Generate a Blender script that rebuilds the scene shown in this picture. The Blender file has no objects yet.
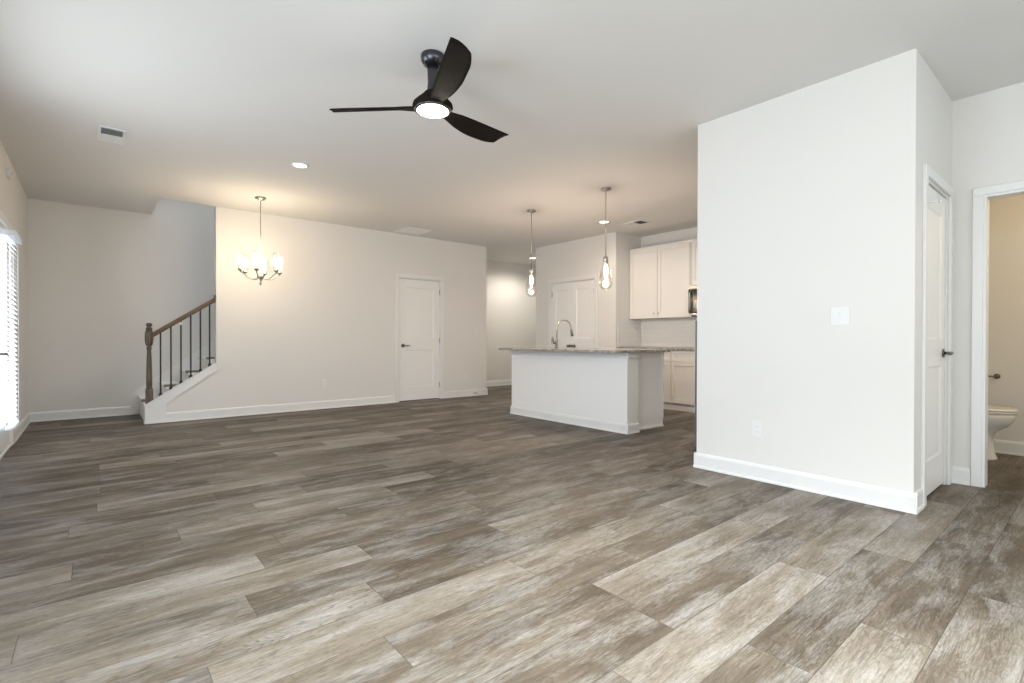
import bpy, bmesh, math, random
from mathutils import Vector, Matrix, Euler
random.seed(7)
C = bpy.context.scene.collection
scn = bpy.context.scene
PI = math.pi
H = 2.776                     # ceiling height

# ------------------------------------------------------------------ camera
cd = bpy.data.cameras.new('camera'); cam = bpy.data.objects.new('camera', cd); C.objects.link(cam)
F_PX, YAW, PITCH, ROLL, CY = 502.693, .6951135, .0059102, .0016692, 342.631
cd.sensor_width = 36; cd.sensor_fit = 'HORIZONTAL'; cd.lens = F_PX * 36 / 1024
cd.shift_y = (CY - 341.5) / 1024; cd.clip_start = .05; cd.clip_end = 200
fw = Vector((math.sin(YAW) * math.cos(PITCH), math.cos(YAW) * math.cos(PITCH), -math.sin(PITCH)))
rt = Vector((math.cos(YAW), -math.sin(YAW), 0)); up = rt.cross(fw)
r2 = rt * math.cos(ROLL) + up * math.sin(ROLL); u2 = up * math.cos(ROLL) - rt * math.sin(ROLL)
cam.matrix_world = Matrix(((r2.x, u2.x, -fw.x, 0), (r2.y, u2.y, -fw.y, 0), (r2.z, u2.z, -fw.z, 1.035), (0, 0, 0, 1)))
scn.camera = cam

# ------------------------------------------------------------------ world and daylight
wd = bpy.data.worlds.new('world'); scn.world = wd; wd.use_nodes = True
bg = wd.node_tree.nodes['Background']; bg.inputs[0].default_value = (.95, .97, 1, 1); bg.inputs[1].default_value = .5

def area(name, loc, rot, sx, sy, power, col=(1, 1, 1)):
    l = bpy.data.lights.new(name, 'AREA'); l.shape = 'RECTANGLE'; l.size = sx; l.size_y = sy
    l.energy = power; l.color = col
    o = bpy.data.objects.new(name, l); o.location = loc; o.rotation_euler = rot; C.objects.link(o); return o
DAY = (.90, .955, 1)
WARM = (1, .80, .58)
# daylight entering through each window (lights stand just outside the glass)
LEFT_WIN = [(-1.9, -.5), (.5, 2.1), (3.1, 4.9)]
BACK_WIN = [(.2, 1.7), (2.1, 3.6)]
# power and colour of every light, added unseen ones included
LT = {'left0': (67, (1, .945, .91)), 'left1': (80, (.78, .86, 1)), 'left2': (62, (.88, .91, 1)), 'back': (42, (.87, .94, 1)), 'door': (62, (.92, .95, 1)), 'up': (34, (.86, .93, 1)),
      'fan': (4, (1, .92, .78)), 'chand': (4.6, (1, .80, .55)), 'pend': (24, (1, .78, .60)), 'rec0': (12, (1, .88, .74)), 'rec1': (30, (1, .86, .70)), 'rec2': (98, (1, .93, .81)), 'rec3': (65, (1, .93, .82)), 'bath': (20, (1, .78, .46)), 'rec4': (290, (.93, .99, 1))}
for i, (a, b) in enumerate(LEFT_WIN):
    area('left%d' % i, (-.86, (a + b) / 2, 1.45), (0, -PI / 2, 0), 1.8, b - a, *LT['left%d' % i])
for a, b in BACK_WIN:
    area('back', ((a + b) / 2, -2.86, 1.45), (PI / 2, 0, 0), b - a, 1.8, *LT['back'])
area('door', (-.95, 6.42, 1.15), (0, -PI / 2, 0), 2.0, .9, *LT['door'])
area('up', (2.8, 8.1, 5.2), (0, 0, 0), 2.4, .6, *LT['up'])                 # lamp added inside the stairwell shaft, standing in for daylight from above

def point(name, loc, power, col, rad=.05):
    l = bpy.data.lights.new(name, 'POINT'); l.energy = power; l.color = col; l.shadow_soft_size = rad
    o = bpy.data.objects.new(name, l); o.location = loc; C.objects.link(o); return o
def spot(name, loc, power, col, ang=150, rad=.07):
    l = bpy.data.lights.new(name, 'SPOT'); l.energy = power; l.color = col; l.shadow_soft_size = rad
    l.spot_size = math.radians(ang); l.spot_blend = .6
    o = bpy.data.objects.new(name, l); o.location = loc; C.objects.link(o); return o

vs = scn.view_settings
vs.view_transform = 'Standard'; vs.look = 'None'; vs.gamma = 1; vs.use_curve_mapping = False
vs.exposure = 0.10

# ------------------------------------------------------------------ materials
def mat(name, col, rough=.5, metal=0, spec=.5, emit=None, estr=0, **kw):
    m = bpy.data.materials.new(name); m.use_nodes = True
    p = m.node_tree.nodes['Principled BSDF']
    p.inputs['Base Color'].default_value = (*col, 1); p.inputs['Roughness'].default_value = rough
    p.inputs['Metallic'].default_value = metal; p.inputs['Specular IOR Level'].default_value = spec
    if emit: p.inputs['Emission Color'].default_value = (*emit, 1); p.inputs['Emission Strength'].default_value = estr
    for k, v in kw.items(): p.inputs[k.replace('_', ' ')].default_value = v
    return m
def N(m, t, **kw):
    n = m.node_tree.nodes.new(t)
    for k, v in kw.items(): setattr(n, k, v)
    return n
def L(m, a, b): m.node_tree.links.new(a, b)
def paint(name, col, rough, scale=180, bump=.03, spec=.3):
    m = mat(name, col, rough, spec=spec); p = m.node_tree.nodes['Principled BSDF']
    tc = N(m, 'ShaderNodeTexCoord'); nz = N(m, 'ShaderNodeTexNoise'); nz.inputs['Scale'].default_value = scale; nz.inputs['Detail'].default_value = 3
    b = N(m, 'ShaderNodeBump'); b.inputs['Strength'].default_value = bump; b.inputs['Distance'].default_value = .002
    L(m, tc.outputs['Object'], nz.inputs['Vector']); L(m, nz.outputs['Fac'], b.inputs['Height']); L(m, b.outputs['Normal'], p.inputs['Normal'])
    return m
M = {}
M['wall'] = paint('wall_paint', (.735, .718, .695), .65)
M['ceil'] = paint('ceiling_paint', (.74, .73, .715), .9, 120, .06, .1)
M['trim'] = paint('trim_paint', (.77, .767, .76), .35, 60, .01, .5)
M['door'] = paint('door_paint', (.82, .815, .805), .38, 60, .01, .5)
M['cab'] = paint('cabinet_paint', (.78, .755, .72), .38, 60, .01, .5)
M['island'] = paint('island_paint', (.85, .845, .84), .4, 60, .01, .5)
M['plastic'] = mat('white_plastic', (.765, .765, .76), .4)
M['slot'] = mat('dark_slot', (.40, .40, .39), .6)
M['steel'] = mat('brushed_steel', (.50, .49, .47), .28, 1)
M['nickel'] = mat('brushed_nickel', (.46, .43, .39), .3, 1)
M['dark_nickel'] = mat('dark_nickel', (.20, .19, .18), .3, 1)
M['bronze'] = mat('black_bronze', (.075, .074, .082), .26, .85)
M['iron'] = mat('black_iron', (.012, .012, .013), .4, .3)
M['black'] = mat('black_gloss', (.01, .01, .012), .12)
M['appliance_side'] = mat('appliance_side', (.13, .13, .13), .45)
M['rubber'] = mat('grey_rubber', (.35, .34, .33), .6)
M['porcelain'] = mat('porcelain', (.82, .80, .77), .12)
M['carpet'] = paint('carpet', (.80, .795, .78), .95, 500, .5, .05)
M['tile_grout'] = None
M['lens'] = mat('lamp_lens', (1, 1, 1), .4, emit=(1, .90, .76), estr=9)
M['bulb'] = mat('bulb_glow', (1, 1, 1), .4, emit=(1, .88, .70), estr=10)
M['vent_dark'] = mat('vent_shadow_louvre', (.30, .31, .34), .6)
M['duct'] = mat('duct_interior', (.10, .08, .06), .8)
M['roller'] = mat('paper', (.85, .85, .83), .8)
M['grass'] = mat('lawn', (.12, .17, .06), .9)

def glass(name, tint=(1, 1, 1), fac=.12, rough=.02):
    m = bpy.data.materials.new(name); m.use_nodes = True; nt = m.node_tree; nt.nodes.clear()
    o = N(m, 'ShaderNodeOutputMaterial'); mx = N(m, 'ShaderNodeMixShader'); t = N(m, 'ShaderNodeBsdfTransparent'); g = N(m, 'ShaderNodeBsdfGlossy')
    t.inputs[0].default_value = (*tint, 1); g.inputs['Roughness'].default_value = rough
    lw = N(m, 'ShaderNodeLayerWeight'); lw.inputs[0].default_value = fac
    L(m, lw.outputs['Facing'], mx.inputs[0]); L(m, t.outputs[0], mx.inputs[1]); L(m, g.outputs[0], mx.inputs[2]); L(m, mx.outputs[0], o.inputs[0])
    return m
M['pane'] = glass('window_pane', (.97, .99, .98), .06)
M['shade'] = glass('clear_shade_glass', (.96, .95, .93), .20, .06)

def blind_mat():
    m = mat('blind_slat', (.90, .91, .92), .5); nt = m.node_tree; p = nt.nodes['Principled BSDF']; o = nt.nodes['Material Output']
    tr = N(m, 'ShaderNodeBsdfTranslucent'); tr.inputs[0].default_value = (.9, .94, 1, 1); mx = N(m, 'ShaderNodeMixShader'); mx.inputs[0].default_value = .45
    L(m, p.outputs[0], mx.inputs[1]); L(m, tr.outputs[0], mx.inputs[2]); L(m, mx.outputs[0], o.inputs[0]); return m
M['blind'] = blind_mat()

def ramp(m, stops, interp='LINEAR'):
    r = N(m, 'ShaderNodeValToRGB'); cr = r.color_ramp; cr.interpolation = interp
    while len(cr.elements) < len(stops): cr.elements.new(.5)
    for e, (pos, c) in zip(cr.elements, stops): e.position = pos; e.color = (*c, 1)
    return r
def mth(m, op, a, b=None, clamp=False):
    n = N(m, 'ShaderNodeMath', operation=op, use_clamp=clamp)
    for i, v in enumerate((a, b)):
        if v is None: continue
        if isinstance(v, (int, float)): n.inputs[i].default_value = v
        else: L(m, v, n.inputs[i])
    return n.outputs[0]
def mixc(m, fac, a, b, mode='MIX'):
    n = N(m, 'ShaderNodeMix', data_type='RGBA', blend_type=mode)
    if isinstance(fac, (int, float)): n.inputs[0].default_value = fac
    else: L(m, fac, n.inputs[0])
    for i, v in ((6, a), (7, b)):
        if isinstance(v, tuple): n.inputs[i].default_value = (*v, 1)
        else: L(m, v, n.inputs[i])
    return n.outputs[2]

def floor_mat():
    m = mat('plank_floor', (.3, .27, .24), .4); p = m.node_tree.nodes['Principled BSDF']
    at = N(m, 'ShaderNodeAttribute', attribute_name='plank', attribute_type='GEOMETRY')   # r random, g random 2, b random 3
    sep = N(m, 'ShaderNodeSeparateColor'); L(m, at.outputs['Color'], sep.inputs[0])
    r1, r2_, r3 = sep.outputs[0], sep.outputs[1], sep.outputs[2]
    uv = N(m, 'ShaderNodeUVMap', uv_map='plank_uv'); sx = N(m, 'ShaderNodeSeparateXYZ'); L(m, uv.outputs[0], sx.inputs[0])
    u, v = sx.outputs[0], sx.outputs[1]
    def coords(su, sv):
        c = N(m, 'ShaderNodeCombineXYZ'); L(m, mth(m, 'MULTIPLY', u, su), c.inputs[0]); L(m, mth(m, 'MULTIPLY', v, sv), c.inputs[1])
        L(m, mth(m, 'MULTIPLY', r2_, 57.0), c.inputs[2]); return c.outputs[0]
    def noise(vec, sc, det=4, rough=.6, dist=0):
        n = N(m, 'ShaderNodeTexNoise'); n.inputs['Scale'].default_value = sc; n.inputs['Detail'].default_value = det; n.inputs['Roughness'].default_value = rough
        n.inputs['Distortion'].default_value = dist; L(m, vec, n.inputs['Vector']); return n.outputs['Fac']
    tone = noise(coords(1.5, 6.0), 1.0, 3, .55, .3)            # slow light and dark drifts along a plank
    streak = noise(coords(1.5, 27.0), 1.0, 9, .74, .45)         # drawn out grain
    fine = noise(coords(16.0, 170.0), 1.0, 5, .75, .6)
    speck = noise(coords(55.0, 95.0), 1.0, 3, .7, 0)
    white = noise(coords(2.4, 9.0), 1.0, 6, .62, .5)           # lime wash patches
    ringn = noise(coords(1.3, 7.5), 1.0, 2, .45, .15)          # growth rings follow this field
    base = ramp(m, [(.0, (.060, .045, .031)), (.33, (.118, .094, .069)), (.62, (.190, .161, .128)), (1, (.318, .296, .266))])
    f = mth(m, 'ADD', mth(m, 'MULTIPLY', r1, .56), mth(m, 'MULTIPLY', mth(m, 'SUBTRACT', tone, .5), 1.1))
    f = mth(m, 'ADD', f, mth(m, 'MULTIPLY', mth(m, 'SUBTRACT', streak, .5), 1.05))
    f = mth(m, 'ADD', f, .16, True)
    L(m, f, base.inputs[0])
    wv = mth(m, 'ADD', white, mth(m, 'MULTIPLY', mth(m, 'SUBTRACT', fine, .5), .38))
    wr = ramp(m, [(.45, (0, 0, 0)), (.70, (1, 1, 1))]); L(m, wv, wr.inputs[0])
    c = mixc(m, mth(m, 'MULTIPLY', wr.outputs[0], .46), base.outputs[0], (.335, .322, .305))
    dk = ramp(m, [(.30, (1, 1, 1)), (.40, (0, 0, 0))]); L(m, streak, dk.inputs[0])
    c = mixc(m, mth(m, 'MULTIPLY', dk.outputs[0], .5), c, (.075, .060, .048))
    ring = mth(m, 'ABSOLUTE', mth(m, 'SUBTRACT', mth(m, 'FRACT', mth(m, 'MULTIPLY', ringn, 34.0)), .5))
    rr = ramp(m, [(.0, (.56, .54, .52)), (.20, (1, 1, 1))]); L(m, ring, rr.inputs[0])
    c = mixc(m, mth(m, 'ADD', mth(m, 'MULTIPLY', r3, .55), .30), c, rr.outputs[0], 'MULTIPLY')
    fr = ramp(m, [(.36, (.72, .71, .70)), (.58, (1.08, 1.08, 1.08))]); L(m, fine, fr.inputs[0])
    c = mixc(m, .7, c, fr.outputs[0], 'MULTIPLY')
    sp = ramp(m, [(.34, (.70, .69, .68)), (.5, (1.04, 1.04, 1.04))]); L(m, speck, sp.inputs[0])
    c = mixc(m, .45, c, sp.outputs[0], 'MULTIPLY')
    # joints: distance to the plank's edge, stored in a second uv map
    e = N(m, 'ShaderNodeUVMap', uv_map='edge_uv'); es = N(m, 'ShaderNodeSeparateXYZ'); L(m, e.outputs[0], es.inputs[0])
    def edge(s, ln):
        a = mth(m, 'MINIMUM', s, mth(m, 'SUBTRACT', ln, s)); return a
    du = edge(es.outputs[0], 1.22); dv = edge(es.outputs[1], PW)
    d = mth(m, 'MINIMUM', du, dv)
    j = N(m, 'ShaderNodeMapRange'); j.inputs['From Min'].default_value = .0006; j.inputs['From Max'].default_value = .0026
    L(m, d, j.inputs['Value'])
    c = mixc(m, j.outputs[0], mixc(m, .72, c, (.05, .042, .035)), c)
    L(m, c, p.inputs['Base Color'])
    rg = mth(m, 'ADD', mth(m, 'MULTIPLY', streak, .22), .42); L(m, rg, p.inputs['Roughness'])
    b = N(m, 'ShaderNodeBump'); b.inputs['Strength'].default_value = .25; b.inputs['Distance'].default_value = .0015
    hgt = mth(m, 'ADD', mth(m, 'MULTIPLY', streak, .5), mth(m, 'ADD', mth(m, 'MULTIPLY', fine, .25), j.outputs[0]))
    L(m, hgt, b.inputs['Height']); L(m, b.outputs['Normal'], p.inputs['Normal'])
    p.inputs['Specular IOR Level'].default_value = .22
    return m
PW = .2065
M['floor'] = floor_mat()

def granite():
    m = mat('granite', (.5, .48, .45), .12); p = m.node_tree.nodes['Principled BSDF']; tc = N(m, 'ShaderNodeTexCoord')
    v = N(m, 'ShaderNodeTexVoronoi'); v.inputs['Scale'].default_value = 160; n = N(m, 'ShaderNodeTexNoise'); n.inputs['Scale'].default_value = 22; n.inputs['Detail'].default_value = 6
    L(m, tc.outputs['Object'], v.inputs['Vector']); L(m, tc.outputs['Object'], n.inputs['Vector'])
    r = ramp(m, [(.0, (.05, .042, .036)), (.25, (.20, .18, .155)), (.55, (.42, .39, .35)), (1, (.62, .59, .55))])
    s = N(m, 'ShaderNodeSeparateColor'); L(m, v.outputs['Color'], s.inputs[0])
    L(m, mth(m, 'ADD', mth(m, 'MULTIPLY', s.outputs[0], .7), mth(m, 'MULTIPLY', mth(m, 'SUBTRACT', n.outputs['Fac'], .4), 1.2), True), r.inputs[0])
    L(m, r.outputs[0], p.inputs['Base Color']); return m
M['granite'] = granite()

def tile(axis):
    m = mat('subway_tile_' + axis, (.80, .79, .77), .08); p = m.node_tree.nodes['Principled BSDF']; tc = N(m, 'ShaderNodeTexCoord')
    s = N(m, 'ShaderNodeSeparateXYZ'); L(m, tc.outputs['Object'], s.inputs[0]); c = N(m, 'ShaderNodeCombineXYZ')
    L(m, s.outputs[0 if axis == 'x' else 1], c.inputs[0]); L(m, s.outputs[2], c.inputs[1])
    b = N(m, 'ShaderNodeTexBrick'); b.inputs['Scale'].default_value = 1; b.inputs['Brick Width'].default_value = .152; b.inputs['Row Height'].default_value = .076
    b.inputs['Mortar Size'].default_value = .0016; b.inputs['Mortar Smooth'].default_value = .6; b.inputs['Color1'].default_value = (.80, .79, .77, 1); b.inputs['Color2'].default_value = (.77, .76, .745, 1); b.inputs['Mortar'].default_value = (.66, .64, .62, 1)
    L(m, c.outputs[0], b.inputs['Vector']); L(m, b.outputs['Color'], p.inputs['Base Color'])
    nz = N(m, 'ShaderNodeTexNoise'); nz.inputs['Scale'].default_value = 14; L(m, tc.outputs['Object'], nz.inputs['Vector'])
    bp = N(m, 'ShaderNodeBump'); bp.inputs['Strength'].default_value = .35; bp.inputs['Distance'].default_value = .002
    L(m, mth(m, 'SUBTRACT', nz.outputs['Fac'], b.outputs['Fac']), bp.inputs['Height']); L(m, bp.outputs['Normal'], p.inputs['Normal']); return m
M['tile_x'] = tile('x'); M['tile_y'] = tile('y')

def wood(name, c1, c2, along, rough=.4):
    m = mat(name, c1, rough); p = m.node_tree.nodes['Principled BSDF']; tc = N(m, 'ShaderNodeTexCoord'); mp = N(m, 'ShaderNodeMapping')
    sc = [60, 60, 60]; sc['xyz'.index(along)] = 4; mp.inputs['Scale'].default_value = sc
    n = N(m, 'ShaderNodeTexNoise'); n.inputs['Scale'].default_value = 1; n.inputs['Detail'].default_value = 5; n.inputs['Distortion'].default_value = .6
    L(m, tc.outputs['Object'], mp.inputs['Vector']); L(m, mp.outputs[0], n.inputs['Vector'])
    r = ramp(m, [(.3, c1), (.7, c2)]); L(m, n.outputs['Fac'], r.inputs[0]); L(m, r.outputs[0], p.inputs['Base Color']); return m
M['oak_z'] = wood('stained_oak_post', (.055, .038, .026), (.135, .098, .068), 'z')
M['oak_x'] = wood('stained_oak_rail', (.075, .048, .030), (.19, .13, .085), 'x')
M['fan_blade'] = wood('black_walnut', (.006, .0048, .004), (.014, .010, .008), 'x', .7)
M['fan_blade'].node_tree.nodes['Principled BSDF'].inputs['Specular IOR Level'].default_value = .08

# ------------------------------------------------------------------ mesh helpers (world coordinates, re-based onto the parent)
W = {}                                                        # world origin of every object made here
def box(bm, x0, x1, y0, y1, z0, z1, bev=0):
    vs_ = [bm.verts.new((x, y, z)) for x in (x0, x1) for y in (y0, y1) for z in (z0, z1)]
    fs = []
    for q in ((0, 1, 3, 2), (4, 6, 7, 5), (0, 4, 5, 1), (2, 3, 7, 6), (0, 2, 6, 4), (1, 5, 7, 3)):
        fs.append(bm.faces.new([vs_[i] for i in q]))
    if bev:
        es = {e for f in fs for e in f.edges}
        bmesh.ops.bevel(bm, geom=list(es), offset=bev, segments=2, affect='EDGES', profile=.5)
def frame(a, b):
    t = (b - a).normalized(); u = t.cross(Vector((0, 0, 1)))
    if u.length < 1e-4: u = Vector((1, 0, 0))
    u.normalize(); return t, u, t.cross(u)
def tube(bm, pts, r, n=10, cap=True):
    pts = [Vector(p) for p in pts]; rs = r if isinstance(r, (list, tuple)) else [r] * len(pts); rings = []
    u = None
    for i, p in enumerate(pts):
        t = (pts[min(i + 1, len(pts) - 1)] - pts[max(i - 1, 0)]).normalized()
        if u is None:
            u = t.cross(Vector((0, 0, 1)))
            if u.length < 1e-3: u = Vector((1, 0, 0))
        u = (u - t * u.dot(t)).normalized(); v = t.cross(u)
        rings.append([bm.verts.new(p + (u * math.cos(2 * PI * k / n) + v * math.sin(2 * PI * k / n)) * rs[i]) for k in range(n)])
    for a, b in zip(rings, rings[1:]):
        for k in range(n): bm.faces.new((a[k], a[(k + 1) % n], b[(k + 1) % n], b[k])).smooth = True
    if cap: bm.faces.new(rings[0][::-1]); bm.faces.new(rings[-1])
def lathe(bm, cx, cy, prof, n=24, cap=True):
    rings = []
    for r, z in prof:
        rings.append([bm.verts.new((cx + r * math.cos(2 * PI * k / n), cy + r * math.sin(2 * PI * k / n), z)) for k in range(n)])
    for a, b in zip(rings, rings[1:]):
        for k in range(n): bm.faces.new((a[k], a[(k + 1) % n], b[(k + 1) % n], b[k])).smooth = True
    if cap: bm.faces.new(rings[0][::-1]); bm.faces.new(rings[-1])
def loft(bm, secs, n=32, cap=True):                           # secs: (cx, cy, z, rx, ry_front, ry_back)
    rings = []
    for cx, cy, z, rx, rf, rb in secs:
        ring = []
        for k in range(n):
            a = 2 * PI * k / n; s = math.sin(a)
            ring.append(bm.verts.new((cx + rx * math.cos(a), cy + (rb if s > 0 else rf) * s, z)))
        rings.append(ring)
    for a, b in zip(rings, rings[1:]):
        for k in range(n): bm.faces.new((a[k], a[(k + 1) % n], b[(k + 1) % n], b[k])).smooth = True
    if cap: bm.faces.new(rings[0][::-1]); bm.faces.new(rings[-1])
def prism(bm, pts, axis, a, b):                               # outline in the two other axes, extruded from a to b along axis
    def P(p, t):
        return {'x': (t, p[0], p[1]), 'y': (p[0], t, p[1]), 'z': (p[0], p[1], t)}[axis]
    A = [bm.verts.new(P(p, a)) for p in pts]; B = [bm.verts.new(P(p, b)) for p in pts]
    bm.faces.new(A[::-1]); bm.faces.new(B)
    for i in range(len(pts)): j = (i + 1) % len(pts); bm.faces.new((A[i], A[j], B[j], B[i]))
def obj(name, bm, m, parent=None, origin=None):
    bmesh.ops.recalc_face_normals(bm, faces=bm.faces[:])
    if parent is not None: org = W[parent]
    elif origin is not None: org = Vector(origin)
    else:
        xs = [v.co for v in bm.verts]
        org = Vector(((min(c.x for c in xs) + max(c.x for c in xs)) / 2, (min(c.y for c in xs) + max(c.y for c in xs)) / 2, min(c.z for c in xs)))
    bmesh.ops.translate(bm, verts=bm.verts[:], vec=-org)
    me = bpy.data.meshes.new(name); bm.to_mesh(me); bm.free()
    o = bpy.data.objects.new(name, me); C.objects.link(o)
    if m is not None: me.materials.append(m)
    if parent is not None: o.parent = parent
    else: o.location = org
    W[o] = org.copy() if isinstance(org, Vector) else Vector(org)
    return o
def thing(name, label, cat, loc, group=None):
    o = bpy.data.objects.new(name, None); C.objects.link(o); o.location = loc; o.empty_display_size = .1
    o['label'] = label; o['category'] = cat
    if group: o['group'] = group
    W[o] = Vector(loc); return o
def tag(o, label, cat, group=None):
    o['label'] = label; o['category'] = cat
    if group: o['group'] = group
    return o
def struct(name, bm, m, label=None):
    o = obj(name, bm, m); o['kind'] = 'structure'
    if label: o['label'] = label; o['category'] = name.split('_')[0]
    return o
def dup(root, loc, label, group=None):
    r = root.copy(); C.objects.link(r); r.location = loc; r['label'] = label
    if group: r['group'] = group
    for ch in list(root.children):
        c = ch.copy(); C.objects.link(c); c.parent = r
        for g in ch.children:
            d = g.copy(); C.objects.link(d); d.parent = c
    return r
def wall_cells(bm, axis, t0, t1, a0, a1, z0, z1, holes):
    """wall slab of thickness t0..t1 across `axis`, spanning a0..a1 and z0..z1, with rectangular openings (a, b, za, zb)"""
    cuts = sorted({a0, a1, *[v for h_ in holes for v in h_[:2]]}); 
    for p, q in zip(cuts, cuts[1:]):
        hs = sorted([(h_[2], h_[3]) for h_ in holes if h_[0] <= p + 1e-6 and h_[1] >= q - 1e-6]); z = z0
        for za, zb in hs + [(z1, z1)]:
            if za > z + 1e-6:
                if axis == 'x': box(bm, t0, t1, p, q, z, za)
                elif axis == 'y': box(bm, p, q, t0, t1, z, za)
                else: box(bm, p, q, z, za, t0, t1)
            z = zb
B = bmesh.new

# ------------------------------------------------------------------ floor: planks with a random value each
bm = B(); cl = bm.loops.layers.color.new('plank'); u1 = bm.loops.layers.uv.new('plank_uv'); u2_ = bm.loops.layers.uv.new('edge_uv')
XA, XB_, YA, YB_ = -.9, 9.2, -3.0, 9.1
known = {0: 1.71, 1: 2.465, 3: 1.622, 4: .775, 6: .89, 8: 1.018, 10: .727}
prev = 0
for row in range(-18, 42):
    y0 = .59 + PW * row; y1 = y0 + PW
    if y1 < YA or y0 > YB_: continue
    off = known.get(row)
    if off is None:
        off = (prev + random.choice([.35, .42, .5, .62, .72, .8])) % 1.22
    prev = off
    x = off - math.ceil((off - XA) / 1.22) * 1.22
    while x < XB_:
        a, b, c, d = max(x, XA), min(x + 1.22, XB_), max(y0, YA), min(y1, YB_)
        if b > a and d > c:
            f = bm.faces.new([bm.verts.new(p) for p in ((a, c, 0), (b, c, 0), (b, d, 0), (a, d, 0))])
            rr = (random.random(), random.random(), random.random() ** 2, 1); ox, oy = random.random() * 40, random.random() * 40
            for l in f.loops:
                l[cl] = rr; l[u1].uv = (l.vert.co.x - x + ox, l.vert.co.y - y0 + oy); l[u2_].uv = (l.vert.co.x - x, l.vert.co.y - y0)
        x += 1.22
fl = obj('floor', bm, M['floor'], origin=(0, 0, 0)); fl['kind'] = 'structure'
bm = B(); box(bm, XA, XB_, YA, YB_, -.14, -.003); struct('floor_slab', bm, M['duct']).name = 'floor'
bm = B(); box(bm, -30, -.92, -30, 30, -.35, -.25); struct('ground', bm, M['grass'])

# ------------------------------------------------------------------ walls
XL, YS, YW, XR, XBK, YB0, YB1 = -.617, 8.627, 7.561, 4.814, 3.774, .767, 2.176
YN = -2.6; XP, YP, YP1, XK, YH = 6.476, 5.155, 7.055, 7.156, 8.837
DY0, DY1, DZ = 5.965, 6.885, 2.06                                # glazed door in the left wall
bm = B(); wall_cells(bm, 'x', XL - .14, XL, YN - .14, YS + .12, 0, H, [(a, b, .55, 2.35) for a, b in LEFT_WIN] + [(DY0, DY1, 0, DZ)])
struct('wall_left', bm, M['wall'])
bm = B(); wall_cells(bm, 'y', YN - .14, YN, XL, 6.6, 0, H, [(a, b, .55, 2.35) for a, b in BACK_WIN]); struct('wall_near', bm, M['wall'])
bm = B(); box(bm, XL, 5.0, YS, YS + .12, 0, 5.3); struct('wall_stair', bm, M['wall'])
XW0, XW1 = 1.246, 5.681
DB0, DB1 = 3.872, 4.676                                        # closet door opening in the back wall
bm = B(); wall_cells(bm, 'y', YW, YW + .115, XW0, XW1, 0, H, [(DB0, DB1, 0, 2.065)]); struct('wall_back', bm, M['wall'])
bm = B(); box(bm, XW1 - .115, XW1, YW + .115, YH, 0, H); struct('wall_hall_side', bm, M['wall'])
bm = B(); box(bm, XW1, 8.8, YH, YH + .12, 0, H); struct('wall_hall', bm, M['wall'])
bm = B(); box(bm, 8.8, 8.92, YP1 - .3, YH + .12, 0, H); struct('wall_hall_end', bm, M['wall'])
# pantry projecting into the kitchen
PD0, PD1 = 5.600, 6.640
bm = B(); wall_cells(bm, 'x', XP, XP + .115, YP, YP1, 0, H, [(PD0, PD1, 0, 2.07)]); box(bm, XP + .115, XK + .12, YP, YP + .115, 0, H); box(bm, XP + .115, 8.8, YP1 - .115, YP1, 0, H)
struct('wall_pantry', bm, M['wall'])
bm = B(); box(bm, XK, XK + .12, 1.3, YP, 0, H); struct('wall_kitchen', bm, M['wall'])
bm = B(); box(bm, 4.93, XK + .12, 1.28, 1.4, 0, H); struct('wall_kitchen_side', bm, M['wall'])
# closet block with the big white face
SD0, SD1 = 4.01, 4.70
bm = B(); box(bm, XBK, XBK + .115, YB0, YB1, 0, H); wall_cells(bm, 'y', YB0, YB0 + .115, XBK + .115, XR + .115, 0, H, [(SD0, SD1, 0, 2.065)])
box(bm, XBK + .115, 4.93, 1.28, 1.395, 0, H); box(bm, 4.815, 4.93, 1.395, YB1, 0, H)
struct('wall_block', bm, M['wall'])
BO0, BO1 = -.24, .596
bm = B(); wall_cells(bm, 'x', XR, XR + .115, YN, YB0, 0, H, [(BO0, BO1, 0, 2.055)]); struct('wall_right', bm, M['wall'])
# bathroom
XBW = 6.41
bm = B(); box(bm, XBW, XBW + .12, -1.1, 1.28, 0, H); box(bm, XR + .115, XBW, 1.16, 1.28, 0, H); box(bm, XR + .115, XBW, -1.1, -.98, 0, H)
struct('wall_bathroom', bm, M['wall'])
# ceiling with the stair opening and the shaft above it
SX0, SX1 = .636, 4.6
bm = B()
box(bm, XL - .14, SX0, YN - .14, YS + .12, H, H + .30); box(bm, SX0, SX1, YN - .14, YW, H, H + .30); box(bm, SX1, 9.0, YN - .14, 9.0, H, H + .30)
struct('ceiling', bm, M['ceil'])
bm = B(); box(bm, SX0 - .12, SX1 + .12, YW - .12, YW, H + .3, 5.3); box(bm, SX0 - .12, SX0, YW, YS, H + .3, 5.3); box(bm, SX1, SX1 + .12, YW, YS, H + .3, 5.3)
struct('wall_upstairs', bm, M['wall'])
bm = B(); box(bm, SX0 - .12, SX1 + .12, YW - .12, YS + .12, 5.3, 5.4); struct('ceiling_upstairs', bm, M['ceil'])

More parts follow.
